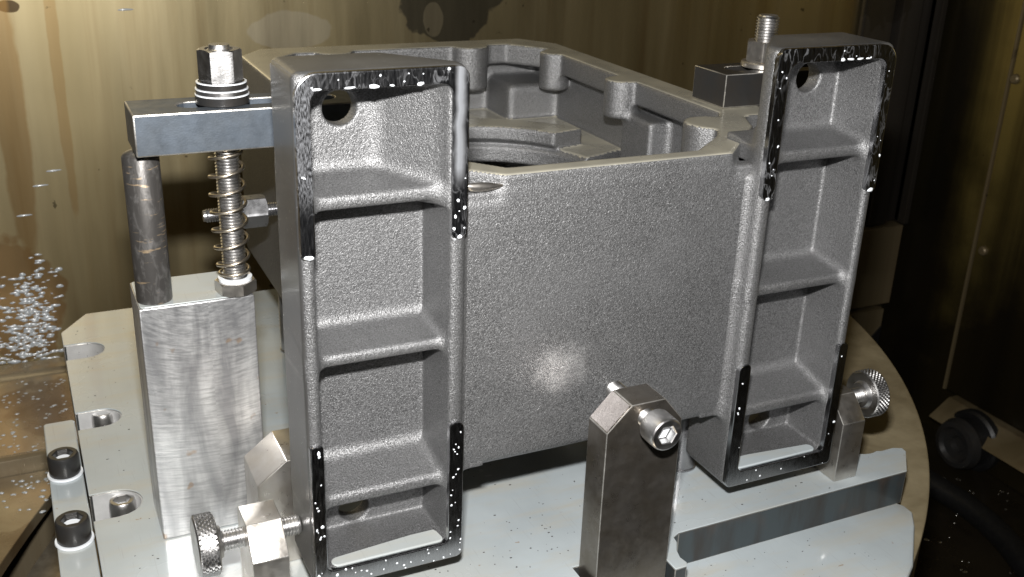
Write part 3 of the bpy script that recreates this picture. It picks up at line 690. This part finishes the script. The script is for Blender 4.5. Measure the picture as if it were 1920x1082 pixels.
def rnd(poly_corners, n=5):                            # polygon with rounded corners: (x, y, r)
    out = []; L = len(poly_corners)
    for i in range(L):
        x, y, r = poly_corners[i]; p = Vector((x, y)); a = Vector(poly_corners[i - 1][:2]); b = Vector(poly_corners[(i + 1) % L][:2])
        if r <= 0: out.append((x, y)); continue
        u = (a - p).normalized(); v = (b - p).normalized()
        half = math.acos(max(-1, min(1, u.dot(v)))) / 2; t = r / math.tan(half); c = p + (u + v).normalized() * (r / math.sin(half))
        s_ = p + u * t - c; e_ = p + v * t - c; a0 = math.atan2(s_.y, s_.x); a1 = math.atan2(e_.y, e_.x); da = (a1 - a0 + math.pi) % (2 * math.pi) - math.pi
        out += [(c.x + r * math.cos(a0 + da * k / n), c.y + r * math.sin(a0 + da * k / n)) for k in range(n + 1)]
    return out
top_pad = rnd([(-0.0886, 0.1985, 0.002), (-0.0812, 0.1985, 0.002), (-0.0812, 0.2815, 0.006), (-0.0092, 0.2815, 0.006), (-0.0092, 0.2003, 0.003), (-0.0004, 0.2003, 0.0045), (-0.0004, 0.2898, 0.006), (-0.0886, 0.2898, 0.011)], 6)
bot_pad = rnd([(-0.0886, 0.0925, 0.002), (-0.0886, 0.0003, 0.003), (-0.0004, 0.0003, 0.004), (-0.0004, 0.0910, 0.0045), (-0.0092, 0.0910, 0.003), (-0.0092, 0.0112, 0.004), (-0.0812, 0.0112, 0.004), (-0.0812, 0.0925, 0.002)], 6)
def drops_on(poly_test, n, rmin, rmax, seedbias=None):
    it = []; k = 0
    while len(it) < n and k < 6000:
        k += 1; x = random.uniform(-0.0886, 0); z = random.uniform(0, 0.29)
        if poly_test(x, z):
            r = random.uniform(rmin, rmax) * (1.0 if random.random() < 0.8 else 1.6)
            it.append(((x, -0.00005, z), r, r * 0.5, (0, -1, 0), 1, random.uniform(0.9, 1.4)))
    return it
def in_u(x, z, top):
    e = 0.0008
    if top: return z > 0.2 and z < 0.2892 and ((-0.0878 < x < -0.082) or (-0.0085 < x < -0.0012) or (z > 0.2825 and -0.087 < x < -0.002))
    return z < 0.0895 and z > 0.001 and ((-0.0878 < x < -0.082) or (-0.0085 < x < -0.0012) or (z < 0.0105 and -0.087 < x < -0.002))
def mirror_mesh(me, cx2):
    m2 = me.copy(); n_ = len(m2.vertices); co = np.empty(n_ * 3, np.float32); m2.vertices.foreach_get('co', co); co = co.reshape(-1, 3); co[:, 0] = cx2 - co[:, 0]
    m2.vertices.foreach_set('co', co.ravel()); m2.flip_normals(); m2.update(); return m2
MX = 0.189                                             # x -> 0.189 - x maps the left foot onto the right one
for sidei in (0, 1):
    if sidei == 0: vv, qq, nn = FV, FQ, FN
    else:
        vv = FV.copy(); vv[:, 0] = MX - vv[:, 0]; nn = FN.copy(); nn[:, 0] *= -1; qq = FQ[:, ::-1]
    ft = link('mounting_foot', mesh_np('mounting_foot', vv, qq[lf == 0], nn), 'cast', CAS)
    ft['label'] = ('ribbed foot next to the spring clamp and riser block', 'ribbed foot next to the black slotted clamp')[sidei]
    def sub(name, me, mat):
        o = bpy.data.objects.new(name, me); COL.objects.link(o); o.parent = ft
        if mat and len(me.materials) == 0: me.materials.append(M[mat])
        return o
    sub('wet_top_face', mesh_np('wet_top_face', vv, qq[lf == 4], nn), 'castsmooth'); sub('ground_side_face', mesh_np('ground_side_face', vv, qq[lf == 5], nn), 'castsmooth')
    for i in (1, 2, 3): sub('rib', mesh_np('rib', vv, qq[lf == i], nn), 'cast')
    for nm, poly in (('upper_machined_face', top_pad), ('lower_machined_face', bot_pad)):
        me = prism(nm, poly, 0.0, 0.0045, 'y', 0.0006)
        if sidei: me = mirror_mesh(me, MX)
        sub(nm, me, 'machined_dark' if nm[0] == 'l' else ('machined_sheen' if sidei == 0 else 'machined'))
    it = drops_on(lambda x, z: in_u(x, z, False), 60 if sidei == 0 else 14, 0.0003, 0.0007) + drops_on(lambda x, z: in_u(x, z, True), 18 if sidei == 0 else 18, 0.00025, 0.00055)
    for x in ((-0.078, -0.062, -0.050, -0.041, -0.0265) if sidei == 0 else (-0.066, -0.060, -0.053, -0.047)):
        it.append(((x, 0.0002, 0.2822), random.uniform(0.0009, 0.0017), 0.0010, (0, -1, 0), random.uniform(1.0, 3.0) if x < -0.03 else 1.1, random.uniform(0.5, 0.8)))
    it.append(((-0.0848, 0.0004, 0.1994), 0.0020, 0.0012, (0, -1, 0), 1.4, 0.7)); it.append(((-0.0048, 0.0004, 0.2012), 0.0014, 0.001, (0, -1, 0), 1.3, 0.8))
    me = blobs('coolant_drops', it, 8, 3)
    if sidei: me = mirror_mesh(me, MX)
    dd = sub('coolant_drops', me, 'milk'); dd['kind'] = 'stuff'
    mk = on(1500, 445, 1, 0.0397) if sidei else on(597, 573, 1, 0.0397)      # round vent mark left by the mould
    sub('vent_mark', lathe('vent_mark', [(0.0044, -0.0006), (0.0047, 0.0007), (0.0053, 0.0007), (0.0057, -0.0006)], 28, T(mk[0], 0.0398, mk[2]) @ AX['-y']), 'cast')
    # pool lying in the bottom pocket
    me = prism('coolant_pool', rnd([(-0.0808, 0.0030, 0.004), (-0.0097, 0.0030, 0.004), (-0.0105, 0.017, 0.005), (-0.076, 0.011, 0.004)], 5), 0.0102, 0.0122, 'z', 0.0007)
    if sidei: me = mirror_mesh(me, MX)
    sub('coolant_pool', me, 'plate')

# supports under the casting
for i, (x, y) in enumerate(((0.2005, 0.068), (-0.0115, 0.068), (0.2005, 0.36), (-0.0115, 0.36))):
    o = link('support_pin', lathe('support_pin', [(0, 0), (0.0118, 0), (0.0118, 0.001), (0.0110, 0.0018), (0.0110, 0.0695), (0.0102, 0.0712), (0, 0.0712)], 32), 'pad'); o.location = (x, y, ZP + 0.0002)
    tag(o, ('grey round support pin between white plate and housing, beside the stop block', 'grey round support pin under the housing behind the foot nearest the riser block', 'grey support pin under the housing rear, on the black clamp side', 'grey support pin under the housing rear, on the spring clamp side')[i], 'pin', 'pins carrying the housing')

# ================================================================== LEFT CLAMP TOWER
rb = link('riser_block', boxm('riser_block', -0.1568, -0.0905, 0.114, 0.160, ZP + 0.0002, 0.1365, 0.0008), 'block')
tag(rb, 'tall ground steel riser block with curved scratch marks', 'riser block')
o = link('coolant_puddle', prism('coolant_puddle', rnd([(-0.1560, 0.1150, 0.003), (-0.0912, 0.1150, 0.003), (-0.0912, 0.1592, 0.003), (-0.1560, 0.1592, 0.003)]), 0.1365, 0.1372, 'z', 0.0003), 'plate', rb)
hp_ = link('heel_post', lathe('heel_post', [(0, 0), (0.0100, 0), (0.0102, 0.001), (0.0102, 0.0865), (0.0090, 0.0885), (0.005, 0.0905), (0, 0.0912)], 36), 'post'); hp_.location = (-0.1463, 0.1262, 0.1373)
tag(hp_, 'scuffed dark round heel post under the blued clamp arm', 'post')
# clamp arm with through slot
SX, SY = -0.0995, 0.1335
slot = circ(SX, SY - 0.0115, 0.0082, 9, math.pi, math.pi, True)
def slot_poly(x0, x1, yc, r): return circ(x1 - r, yc, r, 9, -math.pi / 2, math.pi / 2, True) + circ(x0 + r, yc, r, 9, math.pi / 2, 3 * math.pi / 2, True)
AY0, AY1 = 0.1035, 0.1420; AYC = 0.1228
SY = AYC
arm = link('strap_clamp', prism('strap_clamp', [(-0.1505, AY0), (-0.014, AY0), (-0.014, AY1), (-0.1505, AY1)], ZR + 0.0003, 0.2520, 'z', 0.0009, [slot_poly(-0.125, -0.035, AYC, 0.0082)], wear=('blued', 'worn')), 'blued')
tag(arm, 'blued steel clamp arm with chipped bright edges on the heel post', 'clamp arm')
stud = link('threaded_stud', lathe('threaded_stud', thread_prof(0.0069, 0.1373, 0.2845, 0.0019), 28), 'bright'); stud.location = (SX, SY, 0)
tag(stud, 'bright threaded stud rising from the riser block through the spring', 'stud')
wz = 0.2521
wd = [(0.0148, 0.0052, 'oxide', 'thick dark washer lying directly on the blued clamp arm'), (0.0145, 0.0030, 'bright', 'bright thin washer between two others under the tall hex nut'), (0.0138, 0.0036, 'oxide', 'upper dark washer right under the tall hex nut')]
for r, t, m, lb in wd:
    o = link('washer', lathe('washer', [(0.0074, 0), (r - 0.0004, 0), (r, 0.0004), (r, t - 0.0005), (r - 0.0005, t), (0.0074, t), (0.0074, 0)], 40), m); o.location = (SX, SY, wz); tag(o, lb, 'washer', 'washers under the tall nut')
    o2 = link('pale_bead', lathe('pale_bead', [(r - 0.0006, t - 0.0001), (r + 0.0002, t - 0.0003), (r + 0.0001, t + 0.0002), (r - 0.0010, t + 0.0003)], 40), 'milk')  # thin white ring along the washer's upper edge
    o2.parent = o
    wz += t + 0.0001
nt = link('clamp_nut', nut_mesh('clamp_nut', 0.0212, 0.0180, 0.0071, Matrix.Identity(4), 0.10), 'bright'); nt.location = (SX, SY, wz)
tag(nt, 'tall bright hex nut on the blued clamp arm', 'nut')
jn = link('jam_nut', nut_mesh('jam_nut', 0.0215, 0.0075, 0.0071, Matrix.Identity(4), 0.35), 'bracket'); jn.location = (SX, SY, 0.1373)
tag(jn, 'flat hex nut at the foot of the spring on the riser block', 'nut')
jw = link('spring_seat_washer', lathe('spring_seat_washer', [(0.0074, 0), (0.0098, 0), (0.0100, 0.0018), (0.0074, 0.002), (0.0074, 0)], 32), 'milk'); jw.location = (SX, SY, 0.1449)
tag(jw, 'whitish coolant covered washer between spring and flat nut', 'washer')
pts = []; NT = 9.0; z0, z1 = 0.1477, 0.2278
for i in range(int(NT * 40) + 1):
    t = i / (NT * 40); tt = t
    zz = z0 + (z1 - z0) * (0.06 * min(t / 0.14, 1) + 0.88 * min(max((t - 0.14) / 0.72, 0), 1) + 0.06 * min(max((t - 0.86) / 0.14, 0), 1))
    r = 0.0083 + 0.0018 * math.sin(math.pi * min(1, max(0, t)))
    a = 2 * math.pi * NT * t
    pts.append((SX - 0.0010 * math.sin(math.pi * t) + r * math.cos(a), SY + r * math.sin(a), zz))
sp = link('coil_spring', tube('coil_spring', pts, 0.00095, 8), 'spring'); tag(sp, 'thin open coil spring around the left stud', 'spring')

# ================================================================== RIGHT CLAMP
RY0, RY1 = 0.1145, 0.1530; RYC = 0.1338
arm2 = link('strap_clamp', prism('strap_clamp', [(0.2395, RY0), (0.372, RY0), (0.372, RY1), (0.2395, RY1)], ZR + 0.0003, 0.2520, 'z', 0.0006, [slot_poly(0.2535, 0.335, RYC, 0.0088)], wear=('oxide', 'worn')), 'oxide')
tag(arm2, 'black slotted clamp arm on the housing rim under the short hex nut', 'clamp arm')
sx2 = 0.2845
st2 = link('threaded_stud', lathe('threaded_stud', thread_prof(0.0081, ZP + 0.0002, 0.2885, 0.0021), 28), 'bright'); st2.location = (sx2, RYC, 0)
tag(st2, 'bright threaded stud end sticking out of the short hex nut', 'stud')
o = link('washer', lathe('washer', [(0.0084, 0), (0.0150, 0), (0.0155, 0.0005), (0.0155, 0.0032), (0.0148, 0.0040), (0.0084, 0.0040), (0.0084, 0)], 40), 'bracket'); o.location = (sx2, RYC, 0.2521)
tag(o, 'pale washer under the short hex nut on the black clamp arm', 'washer')
o = link('clamp_nut', nut_mesh('clamp_nut', 0.0236, 0.0145, 0.0082, Matrix.Identity(4), 0.2), 'bracket'); o.location = (sx2, RYC, 0.2562)
tag(o, 'short hex nut on the black slotted clamp arm', 'nut')
o = link('heel_post', lathe('heel_post', [(0, 0), (0.0102, 0), (0.0102, 0.249), (0.009, 0.2502), (0, 0.2502)], 32), 'post'); o.location = (0.358, RYC, ZP + 0.0002)
tag(o, 'dark heel post under the far end of the black clamp arm', 'post')

# ================================================================== FRONT STOP
PX0, PX1, PY0, PY1, PZT = 0.0745, 0.1253, -0.0312, -0.0100, 0.0985
st = empty('stop_block', (0.1, -0.02, ZL)); tag(st, 'dark chamfered stop block standing before the front wall', 'stop block')
c_ = 0.0155
pl = [(PX0, ZL + 0.0003), (PX1, ZL + 0.0003), (PX1, PZT - c_), (PX1 - c_ * 0.82, PZT), (PX0 + c_, PZT), (PX0, PZT - c_)]
bodyo = link('block_body', prism('block_body', pl, PY0, PY1, 'y', 0.0005, wear=('stop', 'worn')), 'stop', st)
# sawn chamfer face as its own thin facing
fc = [(PX0 + 0.0006, PZT - c_ + 0.0014), (PX0 + c_ - 0.0010, PZT + 0.0000)]
nx, nz = -0.7071 * 0.0002, 0.7071 * 0.0002
link('sawn_chamfer', prism('sawn_chamfer', [(fc[0][0] + nx, fc[0][1] + nz - 0.0004), (fc[0][0] + nx * 2.5 + 0.0003, fc[0][1] + nz * 2.5 - 0.0007), (fc[1][0] - 0.0004 + nx * 0, fc[1][1] - 0.0004 + nz * 2), (fc[1][0] - 0.0012, fc[1][1] - 0.0019)], PY0 + 0.0007, PY1 - 0.0007, 'y', 0.0), 'stopface', st)
AXX, AXZ = 0.1003, 0.0888
sc = empty('stop_screw', (AXX, -0.04, AXZ)); tag(sc, 'bright socket head screw through the chamfered stop block', 'screw')
mt = T(AXX, -0.0400, AXZ) @ AX['-y']
link('screw_head', cap_head('screw_head', 0.0102, 0.0135, 0.0100, mt), 'bright', sc)
link('threaded_shank', lathe('threaded_shank', thread_prof(0.0059, 0.0, 0.0475, 0.00175), 28, T(AXX, -0.0398, AXZ) @ AX['y']), 'bright', sc)
link('pointed_tip', lathe('pointed_tip', [(0.0048, 0), (0.0044, 0.001), (0.0020, 0.0042), (0, 0.0044)], 20, T(AXX, 0.0075, AXZ) @ AX['y']), 'bright', sc)
o = link('socket_coolant', lathe('socket_coolant', [(0, 0.0078), (0.0052, 0.0078)], 6, mt), 'milk', sc)

# ================================================================== SIDE JACKS
def knob_mesh(name, r, w, mat4):
    prof = [(0, 0), (r * 0.90, 0), (r * 0.955, w * 0.06)]
    rows = 12
    for k in range(rows + 1): prof.append((r * 0.97, w * (0.10 + 0.80 * k / rows)))
    prof += [(r * 0.955, w * 0.94), (r * 0.90, w), (r * 0.62, w), (r * 0.58, w * 0.98), (r * 0.50, w * 1.22), (0, w * 1.22)]
    lo, hi = 3, 3 + rows
    def rf(k, i, rr):
        if not lo <= k <= hi: return rr
        return rr + r * (-0.035 if ((i + k) % 4 == 0 or (i - k) % 4 == 0) else 0.03)
    return lathe(name, prof, 144, mat4, 14, rf)
def jack(x_foot, sgn, lab_b, lab_s, jy, jz):
    # sgn -1: bracket lies on the -x side of the foot
    xa, xb = (x_foot + sgn * 0.0125, x_foot + sgn * 0.0325); x0, x1 = min(xa, xb), max(xa, xb)
    pr = [(0.0052, ZP + 0.0002), (0.0052, 0.0245), (0.0200, 0.0400), (0.0405, 0.0400), (0.0440, 0.0365), (0.0440, ZP + 0.0002)]
    b = link('jack_bracket', prism('jack_bracket', pr, x0, x1, 'x', 0.0005, wear=('bracket', 'worn')), 'bracket'); tag(b, lab_b, 'bracket', 'brackets holding thumb screws')
    s = empty('thumb_screw', (x_foot + sgn * 0.05, jy, jz)); tag(s, lab_s, 'thumb screw', 'knurled thumb screws')
    axn = '-x' if sgn < 0 else 'x'
    kx = x_foot + sgn * (0.0590 if sgn < 0 else 0.0610)
    link('knurled_knob', knob_mesh('knurled_knob', 0.0176, 0.0115, T(kx, jy, jz) @ AX['x' if sgn < 0 else '-x']), 'bright', s)
    link('threaded_shank', lathe('threaded_shank', thread_prof(0.0058, 0.0, 0.0470 if sgn < 0 else 0.049, 0.0018), 28, T(x_foot + sgn * 0.0008, jy, jz) @ AX[axn]), 'bright', s)
    return b
jack(-0.089, -1, 'shiny bracket with flash lit chamfer beside the foot nearest the riser block', 'thumb screw with knurled knob in front of the riser block', 0.0285, 0.0275)
jack(0.278, 1, 'brownish chamfered bracket on the white plate behind its dark front edge', 'thumb screw with knurled knob above the brown pallet edge', 0.0290, 0.0300)

# chamfered stop behind the left jack, plus the rear side screw with its nut
v = [(-0.106, ZP + 0.0002), (-0.072, ZP + 0.0002), (-0.072, 0.050), (-0.088, 0.050), (-0.106, 0.036)]
o = link('rear_stop', prism('rear_stop', v, 0.062, 0.100, 'y', 0.0006), 'bracket'); tag(o, 'pale chamfered stop between riser block and ribbed foot', 'stop block')
ry, rz = 0.262, 0.1405
s = empty('side_screw', (-0.07, ry, rz)); tag(s, 'side screw with hex nut seen behind the coil spring', 'screw')
link('threaded_shank', lathe('threaded_shank', thread_prof(0.0050, 0.0, 0.060, 0.0018), 24, T(-0.0345, ry, rz) @ AX['-x']), 'pad', s)
link('hex_nut', nut_mesh('hex_nut', 0.0215, 0.0175, 0.006, T(-0.0500, ry, rz) @ AX['-x'], 0.5), 'pad', s)

# ================================================================== CAP SCREWS AND EDGE BAR
ZB = -0.0262
bar = link('edge_bar', prism('edge_bar', rnd([(-0.2187, -0.25, 0), (-0.1964, -0.25, 0), (-0.1964, 0.306, 0.003), (-0.2187, 0.306, 0.003)]), -0.117, ZB, 'z', 0.001), 'plate')
tag(bar, 'narrow coolant covered bar along the slotted plate edge', 'bar')
def cap_screw(loc, r, h, label, group, washer=False, mat='oxide'):
    e = empty('cap_screw', loc); tag(e, label, 'screw', group); mt = T(*loc)
    link('screw_head', cap_head('screw_head', r, h, r * 1.08, mt @ T(0, 0, 0.0016 if washer else 0)), mat, e)
    link('socket_coolant', lathe('socket_coolant', [(0, h * 0.72), (r * 0.55, h * 0.72)], 12, mt @ T(0, 0, 0.0016 if washer else 0)), 'milk', e)
    if washer:
        link('washer', lathe('washer', [(0.003, 0), (r * 1.13, 0), (r * 1.15, 0.0006), (r * 1.12, 0.0015), (0.003, 0.0015)], 40, mt), 'milk', e)
    return e
b1 = on(120, 868, 2, ZB + 0.009); b2 = on(142, 990, 2, ZB + 0.009)
cap_screw((-0.2079, b1[1], ZB + 0.0001), 0.0104, 0.0150, 'dark socket cap screw farther along the narrow edge bar', 'cap screws on the edge bar', True)
cap_screw((-0.2079, b2[1], ZB + 0.0001), 0.0104, 0.0150, 'dark socket cap screw on the bar beside the thumb screw', 'cap screws on the edge bar', True)
c1 = on(193, 782, 2, -0.030); c2 = on(230, 947, 2, -0.030)
cap_screw((c1[0], c1[1], ZL + 0.0003), 0.0088, 0.0245, 'cap screw sunk in the middle slot of the fixture plate', 'cap screws in the plate slots', False, 'bright')
cap_screw((c2[0], c2[1], ZL + 0.0003), 0.0088, 0.0245, 'cap screw sunk in the slot beside the riser block base', 'cap screws in the plate slots', False, 'bright')

# ================================================================== DROPS ON TRAY AND WALL
it = []
while len(it) < 320:
    px, py = random.gauss(60, 34), random.gauss(610, 62)
    if not (-10 < px < 118 and 475 < py < 688) or (px < 40 and py < 560 and random.random() < .5): continue
    p = on(px, py, 1, YW); r = random.uniform(0.0010, 0.0030)
    it.append(((p[0], YW + 0.0003, p[2]), r, r * 0.5, (0, -1, 0.0), random.uniform(1.2, 2.6), random.uniform(0.6, 0.9)))
for i in range(120):
    px, py = random.uniform(-10, 125), random.uniform(700, 850)
    t = on(px, py, 2, (zt1 + zt2) / 2)
    if t[1] > YW - 0.03 or t[1] < y2 + 0.012: continue
    f_ = (t[1] - (y2 + 0.012)) / (YW - 0.026 - y2 - 0.012); zz = zt2 + (zt1 - 0.006 - zt2) * f_; r = random.uniform(0.0008, 0.0019)
    it.append(((t[0], t[1], zz - 0.0003), r, r * 0.6, (0, 0, 1), random.uniform(1, 1.7), 1))
for i in range(40):
    px, py = random.uniform(0, 110), random.uniform(880, 960)
    t = on(px, py, 2, zt3); r = random.uniform(0.001, 0.0022)
    if math.hypot(t[0] - cc[0], t[1] - cc[1]) < rc + 0.006 and False: continue
    if t[1] < y2 - 0.01: it.append(((t[0], t[1], zt3 - 0.0002), r, r * 0.6, (0, 0, 1), 1.3, 1))
for (px, py) in ((100, 320), (75, 348), (45, 404), (235, 18)):
    p = on(px, py, 1, YW); it.append(((p[0], YW + 0.0003, p[2]), 0.0028, 0.0014, (0, -1, 0), 2.8, 0.5))
o = link('water_drops', blobs('water_drops', it, 10, 4), 'drop'); tag(o, 'glinting water drops on back sheet and chip tray', 'drops', None, 'stuff')
it = []
for i in range(40):
    p = on(random.uniform(1700, 1915), random.uniform(880, 1080), 2, -0.46); it.append(((p[0], p[1], -0.4602), random.uniform(0.001, 0.003), 0.0012, (0, 0, 1), random.uniform(0.6, 2), 1))
o = link('swarf', blobs('swarf', it, 5, 2), 'silver'); tag(o, 'bright specks of swarf on the black sump floor', 'swarf', None, 'stuff')
